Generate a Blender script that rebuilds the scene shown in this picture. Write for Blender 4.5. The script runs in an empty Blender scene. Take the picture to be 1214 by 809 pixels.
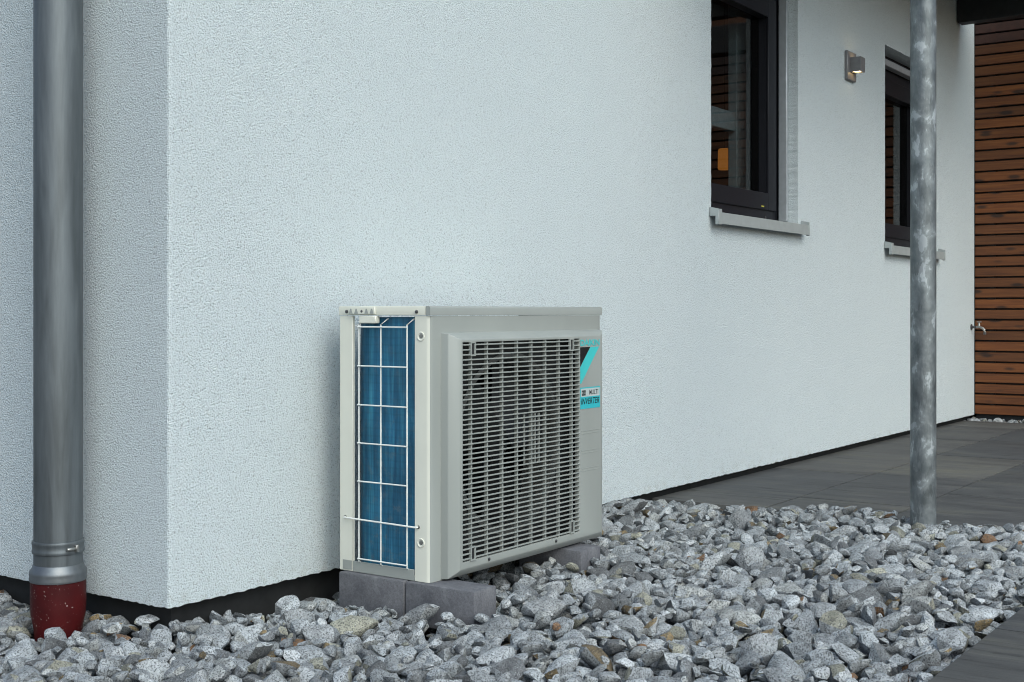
import bpy, bmesh, math, random
import numpy as np
from mathutils import Vector, Matrix, noise as mnoise
random.seed(7); rng = np.random.default_rng(11)
S = bpy.context.scene; COL = S.collection
R = math.radians

# ------------------------------------------------------------------ camera
EYE = 0.7723
cam = bpy.data.cameras.new('camera'); cam_o = bpy.data.objects.new('camera', cam); COL.objects.link(cam_o)
cam.sensor_width = 36.0; cam.lens = 1511.0/1214*36; cam.shift_y = -34.5/1214
cam.clip_start = 0.05; cam.clip_end = 2000
cam_o.location = (-2.1237, -2.5260, EYE)
YAW = R(34.87)                                   # viewing direction against the long wall (x axis)
S.cycles.filter_width = 1.05
cam_o.rotation_euler = (R(90), 0, YAW - R(90))
S.camera = cam_o

# ------------------------------------------------------------------ light: overcast sky
S.view_settings.view_transform = 'Standard'; S.view_settings.look = 'None'
S.view_settings.exposure = 0.45; S.view_settings.gamma = 1.0
SUN_AZ, SUN_EL = R(-119), R(43)                  # azimuth in the xy plane from +x
W = bpy.data.worlds.new('World'); S.world = W; W.use_nodes = True
wn = W.node_tree; bg = wn.nodes['Background']
sky = wn.nodes.new('ShaderNodeTexSky'); sky.sky_type = 'NISHITA'; sky.sun_disc = False
sky.sun_elevation = SUN_EL; sky.sun_rotation = R(90) - SUN_AZ
sky.air_density = 1.0; sky.dust_density = 4.0; sky.ozone_density = 1.0
hs = wn.nodes.new('ShaderNodeHueSaturation'); hs.inputs['Saturation'].default_value = 1.05
wn.links.new(sky.outputs[0], hs.inputs['Color']); wn.links.new(hs.outputs[0], bg.inputs['Color'])
bg.inputs['Strength'].default_value = 0.135
sun = bpy.data.lights.new('sun', 'SUN'); sun.energy = 1.35; sun.angle = R(70); sun.color = (0.60, 0.92, 1.0)
sun_o = bpy.data.objects.new('sun', sun); COL.objects.link(sun_o)
sd = Vector((math.cos(SUN_EL)*math.cos(SUN_AZ), math.cos(SUN_EL)*math.sin(SUN_AZ), math.sin(SUN_EL)))
sun_o.rotation_euler = sd.to_track_quat('Z', 'Y').to_euler(); sun_o.location = (-4, -12, 14)

# ------------------------------------------------------------------ materials
class NT:
    def __init__(s, name):
        s.m = bpy.data.materials.new(name); s.m.use_nodes = True
        s.t = s.m.node_tree; s.b = s.t.nodes['Principled BSDF']; s.tc = None
    def n(s, typ, **kw):
        x = s.t.nodes.new('ShaderNode'+typ)
        for k, v in kw.items():
            if k in x.inputs.keys(): x.inputs[k].default_value = v
            else: setattr(x, k, v)
        return x
    def l(s, a, b): s.t.links.new(a, b)
    def co(s, scale=(1, 1, 1)):
        if s.tc is None: s.tc = s.n('TexCoord')
        if scale == (1, 1, 1): return s.tc.outputs['Object']
        mp = s.n('Mapping'); mp.inputs['Scale'].default_value = scale
        s.l(s.tc.outputs['Object'], mp.inputs[0]); return mp.outputs[0]
    def noise(s, scale, detail=3, rough=.5, sc=(1, 1, 1), dist=0):
        x = s.n('TexNoise', Scale=scale, Detail=detail, Roughness=rough, Distortion=dist); s.l(s.co(sc), x.inputs['Vector']); return x.outputs['Fac']
    def ramp(s, f, stops, interp='LINEAR'):
        r = s.n('ValToRGB'); r.color_ramp.interpolation = interp; e = r.color_ramp.elements
        while len(e) < len(stops): e.new(.5)
        for i, (p, c) in enumerate(stops):
            e[i].position = p; e[i].color = (*c, 1) if hasattr(c, '__len__') else (c, c, c, 1)
        s.l(f, r.inputs[0]); return r.outputs[0]
    def mix(s, a, b, f=.5, mode='MIX'):
        x = s.n('Mix', data_type='RGBA', blend_type=mode)
        for sock, v in ((x.inputs['Factor'], f), (x.inputs[6], a), (x.inputs[7], b)):
            if isinstance(v, bpy.types.NodeSocket): s.l(v, sock)
            elif hasattr(v, '__len__'): sock.default_value = (*v, 1)
            else: sock.default_value = v
        return x.outputs[2]
    def math(s, op, a, b):
        x = s.n('Math', operation=op)
        for i, v in enumerate((a, b)):
            if isinstance(v, bpy.types.NodeSocket): s.l(v, x.inputs[i])
            else: x.inputs[i].default_value = v
        return x.outputs[0]
    def bump(s, h, strength, dist, prev=None):
        b = s.n('Bump', Strength=strength, Distance=dist); s.l(h, b.inputs['Height'])
        if prev is not None: s.l(prev, b.inputs['Normal'])
        return b.outputs[0]
    def out(s, col=None, rough=.5, metal=0, normal=None, spec=.5):
        for k, v in (('Base Color', col), ('Roughness', rough), ('Metallic', metal), ('Specular IOR Level', spec), ('Normal', normal)):
            if v is None: continue
            if isinstance(v, bpy.types.NodeSocket): s.l(v, s.b.inputs[k])
            elif hasattr(v, '__len__'): s.b.inputs[k].default_value = (*v, 1)
            else: s.b.inputs[k].default_value = v
        return s.m

def plain(name, c, rough=.5, metal=0, spec=.5, var=.08, scale=30):
    t = NT(name); n = t.noise(scale, 4)
    lo = tuple(x*(1-var) for x in c); hi = tuple(min(1, x*(1+var)) for x in c)
    return t.out(t.ramp(n, [(.3, lo), (.7, hi)]), rough, metal, None, spec)

M = {}
t = NT('render_plaster')
t.tc = t.n('TexCoord'); mp0 = t.n('Mapping'); mp0.inputs['Rotation'].default_value = (.63, .52, .41); t.l(t.tc.outputs['Object'], mp0.inputs[0])
t.co = lambda scale=(1, 1, 1): mp0.outputs[0]
big = t.noise(1.1, 4); grain = t.noise(215, 3, .62); fine = t.noise(520, 2, .6)
vor = t.n('TexVoronoi', Scale=215.0, feature='SMOOTH_F1'); t.l(t.co(), vor.inputs['Vector'])
h = t.math('ADD', t.math('MULTIPLY', grain, 1.3), t.math('MULTIPLY', vor.outputs['Distance'], -.4))
h = t.math('ADD', h, t.math('MULTIPLY', fine, .35))
pc = t.mix((.675, .745, .775), (.635, .705, .735), big)
pc = t.mix(pc, t.ramp(grain, [(.32, .55), (.46, 1.0)]), 1.0, 'MULTIPLY')
sx = t.n('SeparateXYZ'); t.l(t.tc.outputs['Object'], sx.inputs[0])
foot = t.math('MULTIPLY', t.ramp(sx.outputs['Z'], [(.035, 1.0), (.075, .25), (.16, 0.0)]), t.ramp(t.noise(22, 4, .65), [(.50, 0.0), (.70, .32)]))
pc = t.mix(pc, (.30, .29, .22), foot)
M['plaster'] = t.out(pc, .93, 0, t.bump(h, 1.0, .0062), .2)

M['plinth'] = plain('bitumen_plinth', (.012, .013, .014), .8, var=.3)
def zinc(name, c, rough, scale, contrast, sc=(1, 1, 1), metal=.85):
    t = NT(name); a = t.noise(scale, 4, .6, sc, .8); b = t.noise(scale*5, 3, .6, sc)
    col = t.ramp(a, [(.34, tuple(x*(1-contrast) for x in c)), (.5, c), (.66, tuple(min(1, x*(1+contrast)) for x in c))])
    col = t.mix(col, t.ramp(b, [(.3, .8), (.7, 1.0)]), .7, 'MULTIPLY')
    ro = t.ramp(a, [(.3, rough-.08), (.7, rough+.1)])
    return t.out(col, ro, metal, t.bump(b, .12, .001))
M['zinc'] = zinc('weathered_zinc', (.13, .147, .16), .48, 7, .22, (3, 3, .35), .6)
t = NT('galvanised_steel')
v = t.n('TexVoronoi', Scale=26.0, feature='F1'); d = t.noise(17, 4, .6, (1, 1, .7), .25)
dd = t.mix(t.co(), t.n('TexNoise', Scale=14.0).outputs['Color'], .06); t.l(dd, v.inputs['Vector'])
sp = t.ramp(v.outputs['Color'], [(.2, .72), (.8, 1.12)])
base = t.ramp(d, [(.34, (.105, .122, .13)), (.45, (.15, .168, .178)), (.53, (.185, .205, .215)), (.58, (.225, .25, .26)), (.615, (.36, .39, .41))])
M['galv'] = t.out(t.mix(base, sp, .8, 'MULTIPLY'), t.ramp(d, [(.3, .42), (.7, .65)]), .55, t.bump(d, .15, .002))
M['collar'] = zinc('bright_zinc', (.19, .205, .22), .5, 9, .12)
t = NT('red_socket_plastic'); sp = t.noise(150, 3); dirt = t.noise(9, 4)
c = t.ramp(dirt, [(.3, (.034, .003, .004)), (.7, (.066, .005, .006))])
M['red'] = t.out(t.mix(c, (.45, .36, .34), t.ramp(sp, [(.665, 0.0), (.73, .7)])), .55, spec=.2)
M['screw'] = plain('dark_screw_steel', (.12, .12, .125), .35, .9)
M['steel'] = plain('bright_steel', (.34, .335, .32), .35, .9)
t = NT('ivory_powder_coat'); n = t.noise(7, 4); g = t.noise(700, 2)
M['ivory'] = t.out(t.ramp(n, [(.3, (.61, .615, .55)), (.7, (.65, .655, .585))]), .42, 0, t.bump(g, .05, .0006))
t = NT('front_plastic_and_shade'); n = t.noise(9, 4, .5, (1, 1, .4)); g = t.noise(900, 2)
M['front'] = t.out(t.ramp(n, [(.3, (.27, .29, .279)), (.7, (.297, .317, .304))]), .36, 0, t.bump(g, .05, .0006))  # grille's own grey; on lid and corner post it paints front-face shade
M['whitewire'] = plain('white_coated_wire', (.70, .72, .70), .4)
M['acdark'] = plain('dark_sheet_metal', (.014, .015, .016), .6)
M['shroud'] = plain('grey_shroud_plastic', (.022, .023, .024), .45)
M['bell'] = plain('grey_bellmouth_plastic', (.10, .103, .10), .45)
M['fan'] = plain('fan_blade_plastic', (.012, .013, .014), .4)
t = NT('blue_coil_fins')
fx = t.n('TexWave', Scale=95.0, Distortion=.6, wave_type='BANDS', bands_direction='Y'); t.l(t.co(), fx.inputs['Vector'])
hz = t.n('TexWave', Scale=15.0, Distortion=1.5, wave_type='BANDS', bands_direction='Z'); t.l(t.co(), hz.inputs['Vector'])
st = t.math('ADD', t.math('MULTIPLY', t.noise(60, 3, .6, (1, 1, .05)), .6), t.math('MULTIPLY', t.noise(330, 2, .6, (1, 1, .02)), .4)); pat = t.noise(9, 4, .65, (1, 1.5, .6))
c = t.ramp(st, [(.3, (.008, .075, .16)), (.5, (.017, .14, .26)), (.68, (.05, .27, .40))])
c = t.mix(c, t.ramp(hz.outputs['Fac'], [(.0, .80), (.25, 1.0)]), .5, 'MULTIPLY')
c = t.mix(c, t.ramp(pat, [(.35, .65), (.65, 1.15)]), .8, 'MULTIPLY')
sx = t.n('SeparateXYZ'); t.l(t.co(), sx.inputs[0])
c = t.mix(c, (.16, .19, .19), t.math('MULTIPLY', t.ramp(t.noise(38, 5, .7), [(.52, 0.0), (.74, .55)]), t.ramp(sx.outputs['Z'], [(.05, 1.0), (.7, .25)])))
M['coil'] = t.out(c, .42, .35, t.bump(fx.outputs['Fac'], .5, .002))
M['cyan'] = plain('cyan_print', (.05, .47, .48), .4, var=.03)
M['cyan_dark'] = plain('cyan_band_print', (.03, .40, .46), .4, var=.03)
M['black'] = plain('black_print', (.008, .008, .009), .45)
M['palegrey'] = plain('pale_label', (.42, .47, .47), .4, var=.03)
t = NT('dark_concrete_block'); n = t.noise(14, 5, .65); g = t.noise(190, 3, .7)
c = t.ramp(n, [(.3, (.085, .087, .10)), (.55, (.125, .127, .142)), (.75, (.19, .195, .21))])
M['block'] = t.out(t.mix(c, t.ramp(g, [(.3, .6), (.65, 1.15)]), .7, 'MULTIPLY'), .9, 0, t.bump(g, .5, .002))
t = NT('slate_paving'); oi = t.n('ObjectInfo')
a = t.noise(3.4, 4, .6, (1.5, .35, 1), 1.2); b = t.noise(16, 5, .65, (2.2, .18, 1), .8); g = t.noise(210, 3, .7)
c = t.ramp(a, [(.3, (.052, .053, .056)), (.52, (.080, .081, .084)), (.72, (.106, .105, .096))])
c = t.mix(c, t.ramp(b, [(.30, .36), (.42, .90), (.7, 1.14)]), .9, 'MULTIPLY')
c = t.mix(c, t.ramp(g, [(.3, .82), (.7, 1.12)]), .7, 'MULTIPLY')
c = t.mix(c, t.ramp(oi.outputs['Random'], [(0, (.80, .82, .86)), (1, (1.22, 1.19, 1.10))]), 1, 'MULTIPLY')
hh = t.math('ADD', t.math('MULTIPLY', b, 1.0), t.math('MULTIPLY', g, .25))
M['slab'] = t.out(c, t.ramp(a, [(.3, .60), (.7, .78)]), 0, t.bump(hh, .55, .004), .22)
M['soil'] = plain('dark_soil', (.022, .020, .018), .95, var=.4, scale=40)
t = NT('ground_earth'); a = t.noise(1.2, 6, .7); M['ground'] = t.out(t.ramp(a, [(.3, (.05, .062, .03)), (.7, (.10, .10, .06))]), .95)
# crushed granite
t = NT('crushed_granite'); oi = t.n('ObjectInfo'); ge = t.n('NewGeometry')
rr = t.math('FRACT', t.math('ADD', oi.outputs['Random'], ge.outputs['Random Per Island']), 0)
r2 = t.math('FRACT', t.math('MULTIPLY', rr, 17.31), 0)
tone = t.ramp(rr, [(0, (.45, .48, .505)), (.24, (.38, .405, .425)), (.46, (.52, .545, .565)), (.62, (.31, .33, .35)),
                   (.74, (.43, .445, .44)), (.84, (.22, .232, .245)), (.90, (.36, .355, .29)), (.945, (.14, .146, .155)), (.970, (.24, .175, .09)), (.990, (.27, .145, .07))], 'CONSTANT')
tone = t.mix(tone, t.ramp(r2, [(0, .56), (1, 1.03)]), 1, 'MULTIPLY')
s1 = t.noise(255, 3, .65); s2 = t.noise(420, 2, .6); pt = t.noise(30, 4, .6); ru = t.noise(17, 3, .6)
cc = t.mix(tone, (.045, .047, .05), t.ramp(s1, [(.39, .86), (.52, 0.0)]))
cc = t.mix(cc, (.62, .63, .63), t.ramp(s2, [(.60, 0.0), (.68, .5)]))
cc = t.mix(cc, t.ramp(pt, [(.30, .50), (.62, 1.10)]), .85, 'MULTIPLY')
cc = t.mix(cc, (.28, .25, .15), t.ramp(ru, [(.68, 0.0), (.78, .45)]))
hb = t.math('ADD', t.noise(60, 5, .65), t.math('MULTIPLY', s1, .35))
M['stone'] = t.out(cc, .8, 0, t.bump(hb, .7, .006), .3)
# stained larch
t = NT('stained_larch'); oi = t.n('ObjectInfo')
off = t.n('CombineXYZ'); t.l(t.math('MULTIPLY', oi.outputs['Random'], 37), off.inputs[1]); t.l(t.math('MULTIPLY', oi.outputs['Random'], 91), off.inputs[2])
va = t.n('VectorMath', operation='ADD'); t.l(t.co(), va.inputs[0]); t.l(off.outputs[0], va.inputs[1])
mp = t.n('Mapping'); mp.inputs['Scale'].default_value = (6, 1.1, 26); t.l(va.outputs[0], mp.inputs[0])
g = t.n('TexNoise', Scale=2.0, Detail=6.0, Roughness=.6, Distortion=.7); t.l(mp.outputs[0], g.inputs['Vector'])
mp2 = t.n('Mapping'); mp2.inputs['Scale'].default_value = (5, 4.5, 15); t.l(va.outputs[0], mp2.inputs[0])
k = t.n('TexVoronoi', Scale=1.0); t.l(mp2.outputs[0], k.inputs['Vector'])
c = t.ramp(g.outputs['Fac'], [(.3, (.085, .025, .006)), (.5, (.155, .049, .011)), (.72, (.225, .078, .018))])
c = t.mix(c, (.016, .008, .005), t.ramp(k.outputs['Distance'], [(.15, .85), (.27, 0.0)]))
c = t.mix(c, t.ramp(oi.outputs['Random'], [(0, (.58, .60, .62)), (1, (1.05, 1.0, .9))]), 1, 'MULTIPLY')
M['larch'] = t.out(c, .6, 0, t.bump(g.outputs['Fac'], .3, .002))
M['larch_dark'] = plain('dark_board', (.040, .014, .009), .6, var=.3)
M['beam'] = plain('dark_painted_timber', (.016, .018, .021), .6, var=.2)
M['anthracite'] = plain('anthracite_frame', (.009, .010, .014), .45, spec=.25, var=.1)
M['rail'] = plain('grey_guide_rail', (.42, .45, .48), .4, .4)
M['sill'] = plain('grey_aluminium_sill', (.36, .395, .40), .42, .2, var=.05)
M['room'] = plain('room_paint', (.16, .155, .15), .9)
M['divider'] = plain('pale_room_frame', (.74, .77, .78), .7)
M['lampgrey'] = plain('grey_lamp_housing', (.20, .20, .21), .45, .3)
t = NT('window_glass'); t.t.nodes.remove(t.b)
tr = t.n('BsdfTransparent'); tr.inputs[0].default_value = (.55, .59, .60, 1)
gl = t.n('BsdfGlossy'); gl.inputs['Roughness'].default_value = .01
fr = t.n('Fresnel', IOR=1.48); mx = t.n('MixShader'); ge = t.n('NewGeometry'); t.l(t.math('MULTIPLY', fr.outputs[0], t.math('SUBTRACT', 1.0, ge.outputs['Backfacing'])), mx.inputs[0]); t.l(tr.outputs[0], mx.inputs[1]); t.l(gl.outputs[0], mx.inputs[2])
t.l(mx.outputs[0], t.t.nodes['Material Output'].inputs[0]); M['glass'] = t.m
def emit(name, c, s):
    t = NT(name); t.b.inputs['Base Color'].default_value = (*c, 1); t.b.inputs['Emission Color'].default_value = (*c, 1); t.b.inputs['Emission Strength'].default_value = s; return t.m
M['warm'] = emit('warm_led', (1.0, .72, .36), 7)
M['amber'] = emit('amber_shade', (1.0, .33, .06), .42)

# ------------------------------------------------------------------ builders
class MB:
    def __init__(s): s.v = []; s.f = []
    def add(s, vs, fs):
        o = len(s.v); s.v += [tuple(p) for p in vs]; s.f += [tuple(i+o for i in f) for f in fs]; return s
    def box(s, x0, x1, y0, y1, z0, z1):
        return s.add([(x0,y0,z0),(x1,y0,z0),(x1,y1,z0),(x0,y1,z0),(x0,y0,z1),(x1,y0,z1),(x1,y1,z1),(x0,y1,z1)],
                     [(0,3,2,1),(4,5,6,7),(0,1,5,4),(1,2,6,5),(2,3,7,6),(3,0,4,7)])
    def quad(s, a, b, c, d): return s.add([a,b,c,d], [(0,1,2,3)])
    def prism(s, pts, axis, a, b):
        """closed outline (list of 2-D points) swept along an axis from a to b"""
        def P(p, k): return {'x': (k,p[0],p[1]), 'y': (p[0],k,p[1]), 'z': (p[0],p[1],k)}[axis]
        n = len(pts); vs = [P(p,a) for p in pts]+[P(p,b) for p in pts]
        return s.add(vs, [tuple(range(n))[::-1], tuple(range(n,2*n))]+[(i,(i+1)%n,n+(i+1)%n,n+i) for i in range(n)])
    def lathe(s, prof, cx, cy, n=40, caps=True, cz=0, axis='z'):
        """profile of (radius, height) pairs turned round an axis"""
        vs = []
        for r, h in prof:
            for k in range(n):
                a = 2*math.pi*k/n; u, w = r*math.cos(a), r*math.sin(a)
                vs.append({'z': (cx+u, cy+w, cz+h), 'y': (cx+u, cy+h, cz+w), 'x': (cx+h, cy+u, cz+w)}[axis])
        fs = [(i*n+k, i*n+(k+1)%n, (i+1)*n+(k+1)%n, (i+1)*n+k) for i in range(len(prof)-1) for k in range(n)]
        if caps: fs += [tuple(range(n))[::-1], tuple((len(prof)-1)*n+k for k in range(n))]
        return s.add(vs, fs)
    def tube(s, path, r, n=6):
        path = [Vector(p) for p in path]; vs = []
        for i, p in enumerate(path):
            d = (path[min(i+1, len(path)-1)]-path[max(i-1, 0)]).normalized()
            u = d.cross(Vector((0,0,1)) if abs(d.z) < .9 else Vector((1,0,0))).normalized(); w = d.cross(u)
            vs += [p+u*r*math.cos(2*math.pi*k/n)+w*r*math.sin(2*math.pi*k/n) for k in range(n)]
        m = len(path)
        fs = [(i*n+k, i*n+(k+1)%n, (i+1)*n+(k+1)%n, (i+1)*n+k) for i in range(m-1) for k in range(n)]
        return s.add(vs, fs+[tuple(range(n))[::-1], tuple((m-1)*n+k for k in range(n))])
    def build(s, name, mat, parent=None, bevel=0, seg=2, smooth=False, label=None):
        o0 = Vector((0,0,0)); p = parent
        while p is not None: o0 += p.location; p = p.parent
        me = bpy.data.meshes.new(name); bm = bmesh.new()
        vs = [bm.verts.new(Vector(v)-o0) for v in s.v]
        for f in s.f:
            try: bm.faces.new([vs[i] for i in f])
            except ValueError: pass
        bmesh.ops.recalc_face_normals(bm, faces=bm.faces)
        if bevel: bmesh.ops.bevel(bm, geom=[e for e in bm.edges if len(e.link_faces)==2 and e.calc_face_angle(0) > .5], offset=bevel, segments=seg, affect='EDGES', profile=.6, clamp_overlap=True)
        bm.to_mesh(me); bm.free(); me.materials.append(mat)
        if smooth or bevel:
            me.shade_smooth(); me.set_sharp_from_angle(angle=R(40))
        return link(name, me, parent, label)
def link(name, me, parent=None, label=None):
    o = bpy.data.objects.new(name, me); COL.objects.link(o)
    if parent is not None: o.parent = parent
    if label: o['label'] = label
    return o
def thing(name, loc, label, cat, group=None):
    o = bpy.data.objects.new(name, None); COL.objects.link(o); o.location = loc; o.empty_display_size = .1
    return tag(o, label, cat, group)
def tag(o, label, cat, group=None):
    o['label'] = label; o['category'] = cat
    if group: o['group'] = group
    return o
def struct(o, kind='structure'): o['kind'] = kind; return o

# ------------------------------------------------------------------ ground and paving
g = MB().quad((-600,-600,-.16),(600,-600,-.16),(600,600,-.16),(-600,600,-.16)).build('ground', M['ground']); struct(g)
PX0, PX1, BY = 2.55, 7.165, -1.712
pav = MB().box(PX0+.004,PX1,-6.2,.03,-.15,-.048).build('paving', M['soil']); struct(pav)
def slab_at(x0, x1, y0, y1, parent):
    gp = .0040; dz = random.uniform(-.0012, .0012)
    MB().box(x0+gp, x1-gp, y0+gp, y1-gp, -.046+dz, dz).build('slab', M['slab'], parent, bevel=.004, seg=2)
rowy = [.028]+[-.4655-.4775*k for k in range(12)]
starts = [1.89, 2.935-.96, 2.42, 1.7, 2.2, 2.5, 1.95, 1.8, 2.3, 2.1, 1.9, 2.4]
for k in range(12):
    xs = [PX0]+[x for x in [starts[k]+.96*j for j in range(8)] if PX0+.05 < x < PX1-.05]+[PX1]
    for a, b in zip(xs, xs[1:]): slab_at(a, b, rowy[k+1], rowy[k], pav)
path = MB().box(-3.6,PX0-.003,-2.667,BY-.004,-.15,-.048).build('garden_path', M['soil']); struct(path)
xs = [-3.6]+[1.102+.96*j for j in range(-4, 2)]+[PX0-.003]
for r_ in range(2):
    for a, b in zip(xs, xs[1:]): slab_at(a, b, BY-.4775*(r_+1), BY-.4775*r_, path)

# ------------------------------------------------------------------ house
house = thing('house', (0,0,0), 'white rough rendered house with dark windows behind the air conditioner', 'house')
W1 = (3.057, 4.058, 1.215, 2.42); W2 = (5.400, 6.425, 1.168, 2.371)
WEND = 7.346; PB = .03; TOP = 5.6
wl = MB()
def J(a=.0016): return random.uniform(-a, a)
# long wall (y = 0), cells between break lines, openings left out; 12 mm strips with uneven edges round openings and along the foot
E = .012
xb = sorted({.006, W1[0]-E, W1[1]+E, W2[0]-E, W2[1]+E, WEND}); zb = sorted({PB+.02, W1[2]-E, W2[2]-E, W1[3]+E, W2[3]+E, TOP})
def inside(x, z, w, e): return w[0]-e < x < w[1]+e and w[2]-e < z < w[3]+e
for xa, xc in zip(xb, xb[1:]):
    for za, zc in zip(zb, zb[1:]):
        mx_, mz = (xa+xc)/2, (za+zc)/2
        if inside(mx_, mz, W1, E) or inside(mx_, mz, W2, E): continue
        wl.quad((xa,0,za),(xc,0,za),(xc,0,zc),(xa,0,zc))
def edge_strip(a, b, inward, n, deep, amp=.0018):
    """strip from the line a-b to an uneven edge `inward` away, then a reveal going `deep`"""
    a, b, inward, deep = Vector(a), Vector(b), Vector(inward), Vector(deep); prev = None
    for i in range(n+1):
        p = a.lerp(b, i/n); j = 0 if i in (0, n) else J(amp)
        q = p+inward+inward.normalized()*j
        cur = (p, q, q+deep)
        if prev: wl.quad(prev[0], cur[0], cur[1], prev[1]); wl.quad(prev[1], cur[1], cur[2], prev[2])
        prev = cur
REV = .112
for w in (W1, W2):
    a, b, c, d = w[0]-E, w[1]+E, w[2]-E, w[3]+E
    # corner-cut strips
    n = int((d-c)/.011)
    edge_strip((a,0,c),(a,0,d),(E,0,0),n,(0,REV,0)); edge_strip((b,0,c),(b,0,d),(-E,0,0),n,(0,REV,0))
    n = int((b-a-2*E)/.011)
    edge_strip((a+E,0,d),(b-E,0,d),(0,0,-E),n,(0,REV,0)); edge_strip((a+E,0,c),(b-E,0,c),(0,0,E),n,(0,REV,0))
edge_strip((.006,0,PB+.02),(WEND,0,PB+.02),(0,0,-.02),620,(0,.06,0),.0022)
# corner and short wall (x = 0)
cp = [(0,.006),(.0018,.0018),(.006,0)]
for p, q in zip(cp, cp[1:]): wl.quad((p[0],p[1],PB),(q[0],q[1],PB),(q[0],q[1],TOP),(p[0],p[1],TOP))
wl.quad((0,8,PB+.02),(0,.006,PB+.02),(0,.006,TOP),(0,8,TOP))
edge_strip((0,.006,PB+.02),(0,4,PB+.02),(0,0,-.02),340,(.06,0,0),.0022)
wl.quad((0,4,PB),(0,8,PB),(0,8,PB+.02),(0,4,PB+.02))
wl.add([(.006,0,PB),(0,.006,PB),(.06,.06,PB),(.0018,.0018,PB)], [(0,2,1,3)])
wl.build('rendered_wall', M['plaster'], house)
pl = MB().box(.05,WEND+.3,.05,.12,-.3,.06).box(.05,.12,.12,8,-.3,.06); pl.build('plinth', M['plinth'], house)
MB().box(.02,12,8.0,8.2,-.16,TOP-.01).box(11.8,12,.2,8,-.16,TOP-.01).build('back_wall', M['plaster'], house)
MB().box(-.35,12.3,-.35,8.4,TOP+.002,TOP+.25).build('roof', M['beam'], house, bevel=.01)
MB().quad((2.4,.30,-.1),(7.2,.30,-.1),(7.2,4,-.1),(2.4,4,-.1)).quad((2.4,4,-.1),(7.2,4,-.1),(7.2,4,2.7),(2.4,4,2.7)) \
   .quad((2.4,.2,-.1),(2.4,4,-.1),(2.4,4,2.7),(2.4,.2,2.7)).quad((7.2,.2,-.1),(7.2,4,-.1),(7.2,4,2.7),(7.2,.2,2.7)).quad((2.4,.2,2.7),(7.2,.2,2.7),(7.2,4,2.7),(2.4,4,2.7)).build('room_interior', M['room'], house)
def ring(mb, x0, x1, z0, z1, w, y0, y1, wb=None):
    wb = wb or w
    mb.box(x0,x0+w,y0,y1,z0,z1).box(x1-w,x1,y0,y1,z0,z1).box(x0+w,x1-w,y0,y1,z0,z0+wb).box(x0+w,x1-w,y0,y1,z1-w,z1); return mb
def window(w, guide):
    x0, x1, z0, z1 = w[0]+.003, w[1]-.003, w[2]+.003, w[3]-.003
    zt = z1-.09 if guide else z1
    fr = ring(MB(), x0, x1, z0, zt, .07, .104, .17, .085).build('window', M['anthracite'], house, bevel=.003, seg=1)
    ring(MB(), x0+.055, x1-.055, z0+.068, zt-.055, .10, .093, .103, .085).build('sash', M['anthracite'], fr, bevel=.002, seg=1)
    ring(MB(), x0+.072, x1-.072, z0+.087, zt-.072, .083, .1035, .15, .066).build('sash_inner', M['anthracite'], fr)
    MB().box(x0+.15, x1-.15, .143, .147, z0+.148, zt-.15).build('pane', M['glass'], fr)
    for a in (x1-.028, x0+.001): MB().box(a, a+.027, .050, .092, z0+.02, z1-.001).build('blind_guide', M['rail'], fr, bevel=.002, seg=1)
    if guide:
        MB().box(x0+.03, x1-.03, .055, .103, z1-.085, z1-.045).build('blind_rail', M['rail'], fr, bevel=.003, seg=1)
        MB().box(x0+.002, x1-.002, .104, .17, z1-.088, z1-.002).build('blind_case', M['anthracite'], fr)
    MB().lathe([(.009,0),(.009,-.003),(.004,-.004)], x1-.17, .104, 12, cz=z0+.03, axis='y').build('drain_cap', M['screw'], fr)
    # folded sill with upstand ends
    sx0, sx1, f = w[0]-.022, w[1]+.045, -.045
    zt2 = w[2]+.002
    MB().prism([(f,zt2-.052),(f+.004,zt2-.052),(f+.004,zt2-.006),(.10,zt2+.008),(.10,zt2+.012),(f,zt2-.001)], 'x', sx0+.012, sx1-.012).build('window_sill', M['sill'], fr, bevel=.001, seg=1)
    for a, b in ((sx0, sx0+.0118), (sx1-.0118, sx1)):
        MB().prism([(f-.003,zt2-.056),(f+.014,zt2-.056),(f+.014,zt2-.018),(-.0025,zt2-.018),(-.0025,zt2+.024),(f-.003,zt2+.013)], 'x', a, b).build('sill_end', M['sill'], fr, bevel=.0015, seg=1)
    MB().box(sx0, sx0+.032, f-.0045, f-.0005, zt2-.056, zt2+.013).build('sill_end', M['sill'], fr, bevel=.0012, seg=1)
    return fr
wa = window(W1, False); wb_ = window(W2, True)
MB().box(W1[1]-.245, W1[1]-.215, .0905, .0925, W1[2]+.083, W1[2]+.089).build('window_sticker', plain('yellow_sticker', (.45,.42,.06), .5), wa)
div = MB().box(3.93,4.115,.28,.33,.3,2.66).box(3.2,3.929,.285,.325,1.70,1.80).box(3.2,3.929,.285,.325,2.5,2.6)
div.build('room_divider', M['divider'], house, bevel=.004, seg=1)
MB().box(5.62,5.75,.26,.30,.3,2.66).build('curtain_panel', M['divider'], house)
lan = thing('pendant_lamp', (4.67,.70,2.66), 'small amber lamp glowing indoors behind the nearer window pane', 'lamp')
MB().lathe([(.036,1.60),(.040,1.61),(.038,1.715),(.030,1.722)], 4.67, .70, 20).build('lamp_shade', M['amber'], lan, smooth=True)
MB().tube([(4.67,.70,1.72),(4.67,.70,2.66)], .003).build('cord', M['black'], lan)
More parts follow.
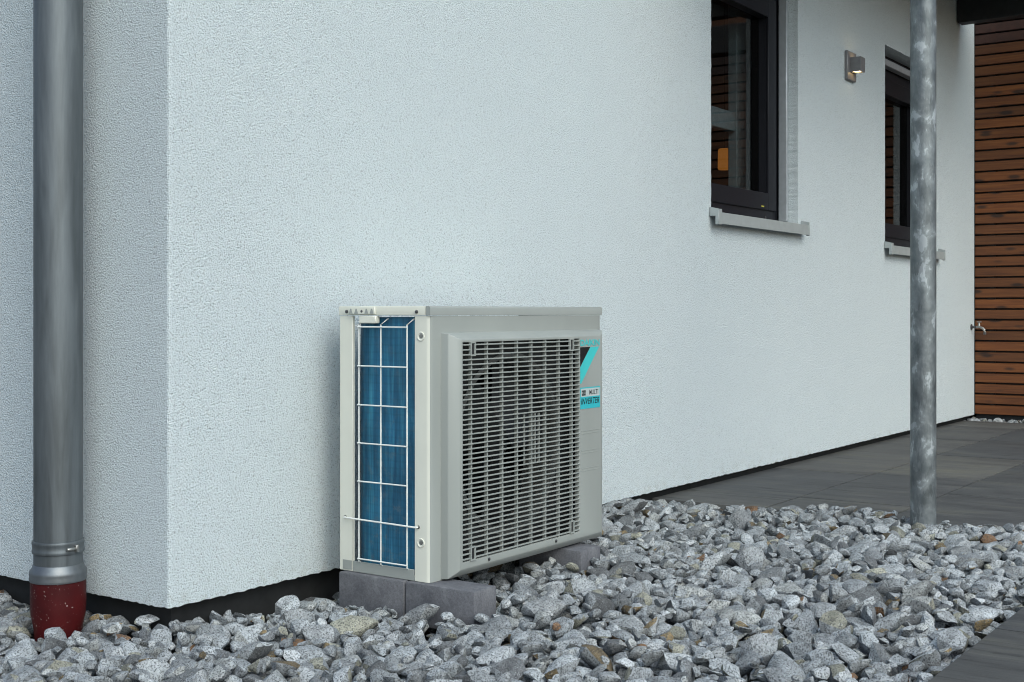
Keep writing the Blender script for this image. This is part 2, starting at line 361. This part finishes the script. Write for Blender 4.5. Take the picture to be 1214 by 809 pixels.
# timber wing: boards with open joints over a dark backing
tw = MB().box(WEND+.045,12,-5.9,-.002,-.16,3.4).box(WEND+.045,11.7,-.002,.2,.05,3.4).build('timber_wall', M['beam'], house)
z = .036; k = 0
while z < 3.35:
    dark = 2.69 < z < 2.86  # boards at this height get a darker base colour
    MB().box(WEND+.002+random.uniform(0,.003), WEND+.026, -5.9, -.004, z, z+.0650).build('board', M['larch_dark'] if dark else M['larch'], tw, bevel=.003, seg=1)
    z += .0762
MB().box(WEND+.028, WEND+.044, -.14,-.09,.03,3.35).box(WEND+.028, WEND+.044, -.9,-.85,.03,3.35).box(WEND+.028, WEND+.044, -1.7,-1.65,.03,3.35).build('batten', M['beam'], tw)

# ------------------------------------------------------------------ canopy and post
can = thing('canopy', (2.3,-1.3,2.95), 'dark timber canopy over the paving at the top right corner', 'canopy')
MB().box(2.35,6.985,-1.25,-.012,2.99,3.06).build('roof_deck', M['beam'], can)
MB().box(6.885,6.985,-1.6,-.010,2.775,2.988).build('end_beam', M['beam'], can, bevel=.004, seg=1)
for x in (6.1, 5.2, 4.3, 3.4, 2.5): MB().box(x,x+.08,-1.25,-.012,2.86,2.988).build('joist', M['beam'], can, bevel=.004, seg=1)
post = MB(); post.lathe([(.0445,-.12),(.0445,2.858)], 2.44, -1.132, 48)
po = post.build('steel_post', M['galv'], smooth=True)
tag(po, 'tall mottled galvanised steel post standing in the stones at the paving edge', 'post')

# ------------------------------------------------------------------ downpipe
PXc, PYc = -.105, .3004
dp = thing('downpipe', (PXc,PYc,0), 'grey zinc rainwater downpipe with red foot beside the house corner', 'downpipe')
MB().lathe([(.0603,.10),(.0603,5.4)], PXc, PYc, 56).build('pipe', M['zinc'], dp, smooth=True)
MB().lathe([(.0612,.156),(.0636,.157),(.0644,.160),(.0644,.164),(.0632,.167),(.0632,.178),(.0644,.181),(.0644,.185),(.0636,.188),(.0612,.189)], PXc, PYc, 56).build('pipe_clamp', M['zinc'], dp, smooth=True)
MB().tube([(PXc-.022,PYc-.0665,.171),(PXc+.008,PYc-.0665,.171)], .0052, 10).box(PXc+.001,PXc+.010,PYc-.074,PYc-.058,.162,.181).build('clamp_bolt', M['steel'], dp, bevel=.0015, seg=1)
MB().lathe([(.0605,.128),(.0625,.126),(.0645,.119),(.0700,.112),(.0708,.104),(.0700,.097),(.0712,.092),(.0704,.086),(.066,.084)], PXc, PYc, 56).build('collar', M['collar'], dp, smooth=True)
MB().lathe([(.0685,.0855),(.0685,.03),(.0672,.0),(.060,-.035),(.056,-.12)], PXc, PYc, 56).build('red_socket', M['red'], dp, smooth=True)

# ------------------------------------------------------------------ wall lamp and tap
L0 = (4.80,0,2.14)
la = thing('wall_lamp', L0, 'small grey up-and-down wall lamp glowing between the two windows', 'wall lamp')
MB().box(4.722,4.862,-.018,-.001,2.062,2.222).build('back_plate', M['lampgrey'], la, bevel=.003, seg=1)
bx0,bx1,by0,by1,bz0,bz1 = 4.758,4.828,-.080,-.0185,2.106,2.186
hd = ring(MB(), bx0,bx1,0,1,.006,0,1)
hd = MB().box(bx0,bx0+.007,by0,by1,bz0,bz1).box(bx1-.007,bx1,by0,by1,bz0,bz1).box(bx0+.007,bx1-.007,by0,by0+.007,bz0,bz1).box(bx0+.007,bx1-.007,by1-.007,by1,bz0,bz1).box(bx0+.007,bx1-.007,by0+.007,by1-.007,2.146,2.150)
hd.build('lamp_housing', M['lampgrey'], la)
lx,ly = (bx0+bx1)/2,(by0+by1)/2
MB().lathe([(.021,0),(.021,.003)], lx, ly, 20, cz=bz0+.004).build('lower_lens', M['warm'], la)
MB().lathe([(.021,0),(.021,.003)], lx, ly, 20, cz=bz1-.012).build('upper_lens', M['warm'], la)
T = (7.262,0,.663)
tp = thing('garden_tap', T, 'small metal garden tap on the far end of the white wall beside the timber boards', 'tap')
MB().lathe([(.022,-.001),(.022,-.006),(.009,-.009),(.008,-.04)], T[0],0,20,cz=T[2],axis='y').build('flange', M['screw'], tp, smooth=True)
MB().tube([(T[0],-.038,T[2]),(T[0],-.060,T[2]+.002),(T[0],-.082,T[2]-.008),(T[0],-.094,T[2]-.022),(T[0],-.096,T[2]-.036)], .0092, 12).build('spout', M['steel'], tp, smooth=True)
MB().lathe([(.008,0),(.008,.022),(.005,.023),(.005,.034)], T[0],-.056,14,cz=T[2]).box(T[0]-.006,T[0]+.006,-.072,-.040,T[2]+.034,T[2]+.041).build('handle', M['steel'], tp, bevel=.002, seg=1)
MB().lathe([(.011,-.037),(.011,-.052)], T[0],-.0965,14,cz=T[2]).build('hose_thread', M['screw'], tp)

# ------------------------------------------------------------------ air conditioner outdoor unit
X0,X1,YF,YR,ZB,ZT = .5184,1.3990,-.4212,-.1000,.054,.788
ac = thing('air_conditioner', (.96,-.26,ZB), 'grey and ivory outdoor air conditioning unit on concrete blocks before the white wall', 'air conditioner')
LZ = .7615                                                     # underside of the lid
lid = MB().box(X0-.003,X1+.0005,YF+.014,YR+.003,LZ+.0015,ZT).build('lid', M['ivory'], ac, bevel=.003, seg=2)
MB().prism([(YF-.0025,LZ+.0015),(YF+.0135,LZ+.0015),(YF+.0135,ZT),(YF+.002,ZT),(YF-.001,ZT-.0012),(YF-.0025,ZT-.0045)],'x',X0-.003,X1+.0005).build('lid_front_shade', M['front'], lid, bevel=.0008, seg=1)  # front of the lid in the darker grey, shade put into the colour
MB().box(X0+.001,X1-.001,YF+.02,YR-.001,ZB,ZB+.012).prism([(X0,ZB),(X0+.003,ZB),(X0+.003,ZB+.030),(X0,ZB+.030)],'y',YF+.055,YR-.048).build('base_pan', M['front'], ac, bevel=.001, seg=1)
# L-shaped corner posts
MB().prism([(X0,-.147),(X0+.010,-.147),(X0+.010,-.144),(X0+.003,-.144),(X0+.003,-.103),(X0+.040,-.103),(X0+.040,-.100),(X0,-.100)],'z',ZB+.0005,LZ).build('rear_post', M['ivory'], ac, bevel=.0009, seg=1)
MB().box(X0-.0012,X0-.0001,-.145,-.112,ZB+.004,ZB+.03).build('earth_label', M['front'], ac)
rc = .014; arc = [(X0+rc-rc*math.cos(a),YF+rc-rc*math.sin(a)) for a in [R(q) for q in (0,22,45,68,90)]]
MB().prism([(X0+.010,-.366),(X0,-.369)]+arc[:3]+[(X0+.008,YF+.010),(X0+.004,YF+.016),(X0+.004,-.372),(X0+.010,-.372)],'z',ZB+.0005,LZ).build('front_post', M['ivory'], ac, smooth=True)
arc2 = [(X1-rc+rc*math.cos(a),YF+rc-rc*math.sin(a)) for a in [R(q) for q in (0,22,45,68,90)]]
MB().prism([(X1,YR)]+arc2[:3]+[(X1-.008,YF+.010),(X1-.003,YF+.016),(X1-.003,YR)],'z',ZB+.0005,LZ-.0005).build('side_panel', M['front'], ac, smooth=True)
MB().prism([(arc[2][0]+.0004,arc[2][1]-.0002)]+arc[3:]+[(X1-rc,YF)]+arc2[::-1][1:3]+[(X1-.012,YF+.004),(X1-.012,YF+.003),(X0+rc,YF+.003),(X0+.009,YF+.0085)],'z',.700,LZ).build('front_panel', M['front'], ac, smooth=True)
MB().prism([(arc[2][0]+.0004,arc[2][1]-.0002)]+arc[3:]+[(X0+.050,YF),(X0+.050,YF+.003),(X0+rc,YF+.003),(X0+.009,YF+.0085)],'z',ZB+.0005,.6998).build('front_post', M['front'], ac, smooth=True)  # front half of the corner post, its shade painted in as darker grey
# raised grille surround (chamfered frame)
YG = YF-.045
o = (.5635,1.372,.0565,.716); c = (.5945,1.318,.084,.697); h = (.6025,1.193,.1005,.6905)
def rect(q, y, z0=None): return [(q[0],y,q[2]),(q[1],y,q[2]),(q[1],y,q[3]),(q[0],y,q[3])]
def lerp4(a, b, t): return tuple(a[i]+(b[i]-a[i])*t for i in range(4))
prof = [(0,0)]+[(t_, y_) for t_, y_ in ((.12,.40),(.30,.70),(.52,.88),(.76,.97),(1,1))]
rings = [rect(lerp4(o,c,t_ if i else 0), YF+(YG-YF)*y_) for i,(t_,y_) in enumerate(prof)]
rings = [rect(o,YF+.001)]+[rect(lerp4(o,c,.10),YF-.022), rect(lerp4(o,c,.62),YF-.0385), rect(lerp4(o,c,.88),YF-.0440), rect(c,YG), rect(h,YG), rect(h,YG+.016)]
mb = MB(); mb.v = [p for r_ in rings for p in r_]
mb.f = [(i*4+k,i*4+(k+1)%4,(i+1)*4+(k+1)%4,(i+1)*4+k) for i in range(len(rings)-1) for k in range(4)]
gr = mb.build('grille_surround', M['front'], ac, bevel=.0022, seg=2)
NS = 44; pz = (h[3]-h[2])/NS
slat_me = None
for i in range(NS):
    zc = h[2]+pz*(i+.5)
    if slat_me is None:
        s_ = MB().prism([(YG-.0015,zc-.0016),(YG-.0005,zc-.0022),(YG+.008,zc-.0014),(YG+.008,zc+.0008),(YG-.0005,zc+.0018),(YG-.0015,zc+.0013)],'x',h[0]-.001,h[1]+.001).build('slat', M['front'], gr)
        slat_me = s_.data; z0_ = zc
    else:
        s_ = link('slat', slat_me, gr); s_.location = (0,0,zc-z0_)
for k in range(8):
    x = .645+.073*k
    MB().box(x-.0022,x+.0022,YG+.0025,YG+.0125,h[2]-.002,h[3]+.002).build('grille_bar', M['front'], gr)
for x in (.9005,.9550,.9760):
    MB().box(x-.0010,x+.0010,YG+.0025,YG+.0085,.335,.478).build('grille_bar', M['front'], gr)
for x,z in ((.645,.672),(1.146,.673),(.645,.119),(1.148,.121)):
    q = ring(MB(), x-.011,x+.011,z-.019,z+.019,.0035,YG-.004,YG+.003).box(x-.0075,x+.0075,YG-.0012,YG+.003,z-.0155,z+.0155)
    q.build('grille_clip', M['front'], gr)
    MB().box(x-.0072,x+.0045,YG-.0022,YG-.0013,z-.0145,z+.0150).build('clip_slot', M['acdark'], gr)
for x in (.72,1.06):
    MB().lathe([(.0045,0),(.0045,-.002),(.002,-.003)], x, YG-.001, 12, cz=.0915, axis='y').build('screw', M['screw'], gr)
# shroud plate with a round opening, bellmouth ring, fan
fcx,fcz,fr_ = .885,.395,.250; ys = YF+.002; n = 48
mb = MB(); rim = []; outr = []
for k in range(n):
    a = 2*math.pi*k/n; ca,sa = math.cos(a),math.sin(a)
    rim.append((fcx+fr_*ca,ys,fcz+fr_*sa)); sc = min((.325 if ca>0 else .300)/max(abs(ca),1e-6), .312/max(abs(sa),1e-6)); outr.append((fcx+sc*ca,ys,fcz+sc*sa))
back = [(fcx+(p[0]-fcx)*.97,ys+.07,fcz+(p[2]-fcz)*.97) for p in rim]
mb.v = outr+rim+back
mb.f = [(k,(k+1)%n,n+(k+1)%n,n+k) for k in range(n)]
mb.build('fan_shroud', M['shroud'], ac)
MB().lathe([(fr_+.012,-.004),(fr_-.002,-.006),(fr_-.009,.004),(fr_-.010,.02),(fr_-.010,.10),(fr_+.002,.10),(fr_+.004,.01),(fr_+.012,-.004)], fcx, ys, 56, False, fcz, 'y').build('bellmouth', M['bell'], ac, smooth=True)
MB().lathe([(.055,0),(.060,.02),(.060,.10)], fcx, ys+.045, 28, cz=fcz, axis='y').build('motor_hub', M['fan'], ac, smooth=True)
for b in range(3):
    mb = MB(); a0 = 2*math.pi*b/3+.5; nr,na = 5,8
    for side in (0,1):
        for i in range(nr):
            r_ = .055+.185*i/(nr-1)
            for j in range(na):
                a = a0+(j/(na-1)-.5)*(1.55-.25*i/nr)+.35*i/nr
                mb.v.append((fcx+r_*math.cos(a), ys+.055+.055*(j/(na-1)-.5)+.003*side, fcz+r_*math.sin(a)))
    m = nr*na
    for i in range(nr-1):
        for j in range(na-1):
            q = i*na+j; mb.f += [(q,q+1,q+na+1,q+na),(m+q,m+q+na,m+q+na+1,m+q+1)]
    bd = [j for j in range(na)]+[i*na+na-1 for i in range(1,nr)]+[(nr-1)*na+j for j in range(na-2,-1,-1)]+[i*na for i in range(nr-2,0,-1)]
    for p,q in zip(bd,bd[1:]+bd[:1]): mb.f.append((p,m+p,m+q,q))
    mb.build('fan_blade', M['fan'], ac, smooth=True)
MB().box(X0+.13,X1-.05,-.16,-.157,ZB+.02,LZ-.01).box(1.20,1.203,YF+.01,-.161,ZB+.02,LZ-.01).box(X0+.12,X0+.123,YF+.02,-.161,ZB+.02,LZ-.01).build('inner_partition', M['acdark'], ac)
# finned coil wrapped round the rear corner
cx_,cy_,RR = X0+.105,-.2045,.09
pts = [(X0+.015,-.378),(X0+.015,-.30)]+[(cx_-RR*math.cos(a),cy_+RR*math.sin(a)) for a in [R(q) for q in range(0,91,9)]]+[(X1-.30,cy_+RR)]
inn = [(X0+.037,-.378),(X0+.037,-.30)]+[(cx_-(RR-.022)*math.cos(a),cy_+(RR-.022)*math.sin(a)) for a in [R(q) for q in range(0,91,9)]]+[(X1-.30,cy_+RR-.022)]
mb = MB(); n = len(pts); mb.v = [(p[0],p[1],z) for z in (ZB+.013,LZ-.004) for p in pts+inn]; m = 2*n
for i in range(n-1): mb.f += [(i,i+1,m+i+1,m+i),(n+i,m+n+i,m+n+i+1,n+i+1),(m+i,m+i+1,m+n+i+1,m+n+i),(i,n+i,n+i+1,i+1)]
mb.f += [(0,m,m+n,n),(n-1,2*n-1,m+2*n-1,m+n-1)]
mb.build('coil', M['coil'], ac, smooth=True)
gx = X0-.005; wr = .0021
for y in (-.175,-.254,-.346):
    MB().tube([(gx+.030,y-.010,.757),(gx+.014,y-.010,.752),(gx,y,.737),(gx,y,.50),(gx,y,.25),(gx,y,.086),(gx+.012,y,.080)], wr, 8).build('guard_wire', M['whitewire'], ac, smooth=True)
for z in (.731,.624,.517,.412,.307,.094):
    MB().tube([(gx-.0035,-.173,z),(gx-.0035,-.348,z)], wr, 8).build('guard_wire', M['whitewire'], ac, smooth=True)
MB().tube([(X0+.004,-.121,.203),(gx-.004,-.124,.203),(gx-.0045,-.15,.2025),(gx-.0045,-.25,.201),(gx-.0045,-.372,.199),(gx-.003,-.380,.199),(X0+.004,-.381,.199)], wr*1.15, 8).build('guard_wire', M['whitewire'], ac, smooth=True)
for y,z in ((-.121,.203),(-.3815,.199)):
    MB().lathe([(.0048,0),(.0040,-.002)], X0-.0002, y, 12, cz=z, axis='x').build('wire_hole', M['screw'], ac)
# plastic bracket at the top rear of the side
MB().box(X0-.010,X0-.0035,-.236,-.140,.7655,.7865).build('lid_bracket', M['ivory'], ac, bevel=.0015, seg=1)
for y in (-.150,-.170,-.207,-.226):
    MB().prism([(y-.007,.7675),(y+.007,.7675),(y+.002,.781),(y-.002,.781)],'x',X0-.0112,X0-.0098).build('bracket_tooth', M['front'], ac)
MB().lathe([(.004,0),(.003,-.0015)], X0-.0101, -.189, 12, cz=.774, axis='x').build('screw', M['screw'], ac)
MB().box(X0-.009,X0+.010,-.238,-.178,.741,.7615).build('lid_bracket', M['ivory'], ac, bevel=.002, seg=1)
for y,z in ((-.1285,.773),(-.378,.7725)):
    MB().lathe([(.0048,0),(.0044,-.003),(.0025,-.0042)], X0-.003, y, 14, cz=z, axis='x').build('screw', M['screw'], ac, smooth=True)
for z in (.707,.158):
    MB().lathe([(.0125,.0002),(.0120,-.0022),(.0100,-.0024),(.0082,-.0008),(.004,-.0004)], X0, -.390, 24, cz=z, axis='x').build('dimple', M['ivory'], ac, smooth=True)
    MB().lathe([(.0062,-.0006),(.0060,-.0012),(.003,-.0014)], X0-.0002, -.391, 16, cz=z+.001, axis='x').build('screw', M['steel'], ac)
for z in (.405,.345,.290):
    MB().box(1.205,1.312,YG-.0009,YG+.001,z,z+.0016).box(1.205,1.312,YG-.0009,YG+.001,z-.008,z-.0065).build('pressed_rib', M['front'], gr)
# printed marks on the front
YL = YG-.0006
def poly(name, pts, mat, lift=0): return MB().add([(x,YL-lift,z) for x,z in pts],[tuple(range(len(pts)))]).build(name, mat, gr)
def text(name, body, x0, x1, z0, z1, mat, lift=.0003, shear=0, bold=0):
    cu = bpy.data.curves.new(name,'FONT'); cu.body = body; cu.offset = bold; cu.shear = shear; cu.resolution_u = 3
    ob = bpy.data.objects.new(name,cu); COL.objects.link(ob)
    me = bpy.data.meshes.new_from_object(ob.evaluated_get(bpy.context.evaluated_depsgraph_get()))
    bpy.data.objects.remove(ob); bpy.data.curves.remove(cu)
    co = np.array([v.co[:] for v in me.vertices]); lo,hi = co.min(0),co.max(0)
    org = gr.parent.location
    for v,p in zip(me.vertices,co):
        v.co = Vector((x0+(p[0]-lo[0])/(hi[0]-lo[0])*(x1-x0), YL-lift, z0+(p[1]-lo[1])/(hi[1]-lo[1])*(z1-z0)))-org
    me.materials.clear(); me.materials.append(mat); me.name = name
    return link(name, me, gr)
text('logo_lettering','DAIKIN',1.198,1.311,.6680,.6870,M['cyan'],bold=.03)
poly('logo_mark_black',[(1.197,.664),(1.256,.664),(1.197,.604)],M['black'])
poly('logo_mark_cyan',[(1.257,.664),(1.309,.664),(1.202,.552),(1.197,.552),(1.197,.603)],M['cyan'])
poly('sticker',[(1.197,.474),(1.3145,.474),(1.3145,.540),(1.197,.540)],M['cyan_dark'])
poly('sticker_field',[(1.200,.511),(1.3115,.511),(1.3115,.5365),(1.200,.5365)],M['palegrey'],.0002)
poly('sticker_icon',[(1.206,.515),(1.228,.515),(1.228,.531),(1.206,.531)],M['black'],.0004)
text('sticker_lettering','R32',1.208,1.226,.519,.527,M['palegrey'],.0006,bold=.01)
text('sticker_lettering','MULTI',1.250,1.302,.516,.531,M['black'],.0004,bold=.01)
text('sticker_lettering','INVERTER',1.201,1.309,.488,.507,M['black'],.0003,.25,.012)

# concrete blocks under the unit
BG = 'concrete blocks under the air conditioner'
def block(x0,x1,y0,y1,label):
    c0 = Vector(((x0+x1)/2,(y0+y1)/2,-.06))
    o = MB().add([(x-c0.x,y-c0.y,z-c0.z) for x,y,z in MB().box(x0,x1,y0,y1,-.06,ZB-.0008).v], MB().box(0,1,0,1,0,1).f).build('concrete_block', M['block'], bevel=.006, seg=2)
    o.location = c0; return tag(o,label,'block',BG)
block(.503,.603,-.577,-.348,'dark concrete block jutting out under the front left corner of the air conditioner')
block(.500,.600,-.344,-.112,'dark concrete block under the rear left corner of the air conditioner')
block(1.136,1.252,-.507,-.280,'dark concrete block under the right end of the air conditioner')

# ------------------------------------------------------------------ stones: dropped one by one onto a height map
base_shapes = []
def make_shape(i):
    n = random.randint(10,17); bm = bmesh.new()
    for k in range(n):
        v = Vector((random.gauss(0,1),random.gauss(0,1),random.gauss(0,1))).normalized()
        v *= random.uniform(.80,1.10); bm.verts.new(v)
    r = bmesh.ops.convex_hull(bm, input=bm.verts)
    bmesh.ops.delete(bm, geom=[v for v in bm.verts if not v.link_faces], context='VERTS')
    bmesh.ops.triangulate(bm, faces=bm.faces)
    bm.verts.ensure_lookup_table(); bm.faces.ensure_lookup_table()
    hv = np.array([v.co[:] for v in bm.verts]); hf = np.array([[v.index for v in f.verts] for f in bm.faces])
    bm.verts.index_update(); hf = np.array([[v.index for v in f.verts] for f in bm.faces])
    bmesh.ops.subdivide_edges(bm, edges=bm.edges[:], cuts=1, use_grid_fill=True)
    bmesh.ops.smooth_vert(bm, verts=bm.verts, factor=.50, use_axis_x=True, use_axis_y=True, use_axis_z=True)
    for v in bm.verts:
        v.co *= 1.10+.13*mnoise.noise(v.co*2.3+Vector((i*7.3,0,0)))
    bmesh.ops.triangulate(bm, faces=bm.faces); bmesh.ops.recalc_face_normals(bm, faces=bm.faces); bm.verts.index_update()
    rv = np.array([v.co[:] for v in bm.verts]); rf = np.array([[v.index for v in f.verts] for f in bm.faces]); bm.free()
    return hv,hf,rv,rf
shapes = [make_shape(i) for i in range(60)]
CELL = .008
protos = []
for i in range(300):
    hv,hf,rv,rf = shapes[i%60]
    size = float(np.clip(rng.lognormal(math.log(.035),.50),.011,.074))          # half length
    sc = np.array([size*rng.uniform(.95,1.15), size*rng.uniform(.66,.95), size*rng.uniform(.48,.78)])
    ax = Matrix.Rotation(rng.uniform(0,6.28),3,'Z') @ Matrix.Rotation(rng.normal(0,.36),3,'X') @ Matrix.Rotation(rng.normal(0,.34),3,'Y') @ Matrix.Rotation(rng.uniform(0,6.28),3,'Z')
    A = np.array(ax)@np.diag(sc)
    V = rv@A.T; H = hv@A.T*.96
    tri = H[hf]; nn = np.cross(tri[:,1]-tri[:,0],tri[:,2]-tri[:,0]); ln = np.linalg.norm(nn,axis=1); ok = ln > 1e-12
    nn = nn[ok]/ln[ok][:,None]; p0 = tri[ok][:,0]; d = (nn*p0).sum(1); sg = np.where(d < 0,-1,1); nn *= sg[:,None]; d *= sg
    rad = np.abs(H[:,:2]).max(); k = int(math.ceil(rad/CELL)); gx_ = np.arange(-k,k+1)*CELL
    GX,GY = np.meshgrid(gx_,gx_,indexing='ij')
    up = nn[:,2] > .02; dn = nn[:,2] < -.02
    if not (up.any() and dn.any()): continue
    top = np.min((d[up][:,None,None]-nn[up,0][:,None,None]*GX-nn[up,1][:,None,None]*GY)/nn[up,2][:,None,None],axis=0)
    bot = np.max((d[dn][:,None,None]-nn[dn,0][:,None,None]*GX-nn[dn,1][:,None,None]*GY)/nn[dn,2][:,None,None],axis=0)
    side = np.abs(nn[:,2]) <= .02
    msk = top > bot
    if msk.sum() < 4: continue
    protos.append(dict(V=V,F=rf,k=k,top=top,bot=bot,m=msk,size=size,me=None))
order_small = [i for i,p in enumerate(protos) if p['size'] < .030]
def drop(x0,x1,y0,y1,base,target,blocked,N,cand=6,slack=.019):
    nx,ny = int((x1-x0)/CELL)+1,int((y1-y0)/CELL)+1
    gx_ = x0+np.arange(nx)*CELL; gy_ = y0+np.arange(ny)*CELL; GX,GY = np.meshgrid(gx_,gy_,indexing='ij')
    T = target(GX,GY); B = blocked(GX,GY); Hm = np.where(B,5.0,base(GX,GY))
    out = []; fails = 0
    for it in range(N):
        pi = int(rng.integers(len(protos))) if it < N*.6 or rng.random() < .3 else order_small[int(rng.integers(len(order_small)))]
        p = protos[pi]; k = p['k']; best = None
        for c_ in range(cand):
            i = int(rng.integers(k,nx-k)); j = int(rng.integers(k,ny-k))
            if Hm[i,j] > 1: continue
            w = Hm[i-k:i+k+1,j-k:j+k+1]
            dz = (w-p['bot'])[p['m']]; zr = dz.max()-.005
            if zr > 1: continue
            pen = zr+p['top'][k,k]-T[i,j]
            if best is None or pen < best[0]: best = (pen,i,j,zr)
        if best is None or best[0] > slack: continue
        pen,i,j,zr = best
        w = Hm[i-k:i+k+1,j-k:j+k+1]; nt = np.where(p['m'],np.maximum(w,p['top']+zr),w); Hm[i-k:i+k+1,j-k:j+k+1] = nt
        out.append((pi,gx_[i],gy_[j],zr,i,j))
    vis = []
    for (pi,x,y,z,i,j) in out:
        p = protos[pi]; k = p['k']; w = Hm[i-k:i+k+1,j-k:j+k+1]
        vis.append(float((np.abs(w-(p['top']+z))[p['m']] < .002).mean()))
    return [(pi,x,y,z,v_) for (pi,x,y,z,i,j),v_ in zip(out,vis)]
ca,sa = math.cos(YAW),math.sin(YAW)
def to_px(x,y,z):
    X,Y = x+2.1237,y+2.526; Z = X*ca+Y*sa; Rr = X*sa-Y*ca
    return (607+1511*Rr/Z, 370-1511*(z-EYE)/Z, Z) if Z > .3 else (-9999,0,Z)
def pile(stones, parent, n_parts, stuff_name):
    scored = []
    for s_ in stones:
        pi,x,y,z,v_ = s_; px,py,Z = to_px(x,y,z); inf = -20 < px < 1234 and -20 < py < 830
        hid = (400 < px < 712 and py < 690 and y > YF)
        scored.append(((protos[pi]['size']/max(Z,.3))*(v_ if inf and not hid else 0),s_))
    scored.sort(key=lambda q: -q[0])
    o0 = parent.location
    for sc_,(pi,x,y,z,v_) in scored[:n_parts]:
        p = protos[pi]
        if p['me'] is None:
            me = bpy.data.meshes.new('stone'); me.from_pydata(p['V'].tolist(),[],p['F'].tolist()); me.materials.append(M['stone']); me.shade_smooth(); me.set_sharp_from_angle(angle=R(30)); p['me'] = me
        o = link('stone',p['me'],parent); o.location = Vector((x,y,z))-o0
    rest = [s_ for sc_,s_ in scored[n_parts:]]
    VV,FF,off = [],[],0
    for pi,x,y,z,v_ in rest:
        if v_ < .04: continue
        p = protos[pi]; VV.append(p['V']+np.array([x,y,z])); FF.append(p['F']+off); off += len(p['V'])
    if VV:
        VV = np.concatenate(VV); FF = np.concatenate(FF); me = bpy.data.meshes.new(stuff_name)
        me.vertices.add(len(VV)); me.vertices.foreach_set('co',VV.astype(np.float32).ravel())
        me.loops.add(FF.size); me.loops.foreach_set('vertex_index',FF.astype(np.int32).ravel())
        me.polygons.add(len(FF)); me.polygons.foreach_set('loop_start',np.arange(0,FF.size,3,dtype=np.int32)); me.polygons.foreach_set('loop_total',np.full(len(FF),3,dtype=np.int32))
        me.update(calc_edges=True); me.materials.append(M['stone']); me.shade_smooth(); me.set_sharp_from_angle(angle=R(30))
        struct(link(stuff_name,me,parent),'stuff')
    print('stones',stuff_name,len(stones),'tris',len(FF) if len(FF) else 0)
bed = MB().quad((-3.6,BY,-.12),(PX0+.01,BY,-.12),(PX0+.01,3.0,-.12),(-3.6,3.0,-.12)).build('gravel_bed', M['soil']); struct(bed)
def undul(X,Y): return -.006+.014*np.sin(X*5.1+1.3)*np.cos(Y*6.3+X*2)+.008*np.sin(X*11+Y*9)
def tgt(X,Y):
    t_ = -.024+.034*np.clip((X-.15)/1.1,0,1)+.020*np.clip((X-1.3)/1.0,0,1)
    t_ = t_-.022*np.clip(1-(-Y-.0)/.16,0,1)*(X > .1)
    t_ = t_-.022*np.clip((Y*-1-1.50)/.2,0,1)
    t_ = t_-.030*np.clip((X-2.28)/.2,0,1)*np.clip((Y+.85)/.25,0,1)-.002*(X < .2)
    t_ = t_-.030*((X > .56)&(X < 1.36)&(Y > -.40))
    return t_+undul(X,Y)
def blk(X,Y):
    b = (X > .045)&(Y > .045)
    for q in ((.503,.603,-.577,-.348),(.5,.6,-.344,-.112),(1.136,1.252,-.507,-.28)): b |= (X>q[0])&(X<q[1])&(Y>q[2])&(Y<q[3])
    b |= (X-2.44)**2+(Y+1.132)**2 < .046**2
    b |= (X-PXc)**2+(Y-PYc)**2 < .064**2
    return b|(X > PX0-.004)|(Y < BY+.004)|(X < -1.75)|(Y > 1.6)|((X < -.9)&(Y > .9))
st = drop(-1.80,PX0+.06,BY-.06,1.65,lambda X,Y: tgt(X,Y)-.085,tgt,blk,15000)
pile(st, bed, 300, 'gravel')
strip = MB().quad((PX1,-6.2,-.06),(WEND+.045,-6.2,-.06),(WEND+.045,.05,-.06),(PX1,.05,-.06)).build('gravel_strip', M['soil']); struct(strip)
st2 = drop(PX1-.03,WEND+.08,-2.2,.10,lambda X,Y: 0*X-.05,lambda X,Y: 0*X-.004+.01*np.sin(Y*9),lambda X,Y: (X<PX1+.003)|(X>WEND+.030)|(Y>.045),900,6)
pile(st2, strip, 24, 'loose_gravel')
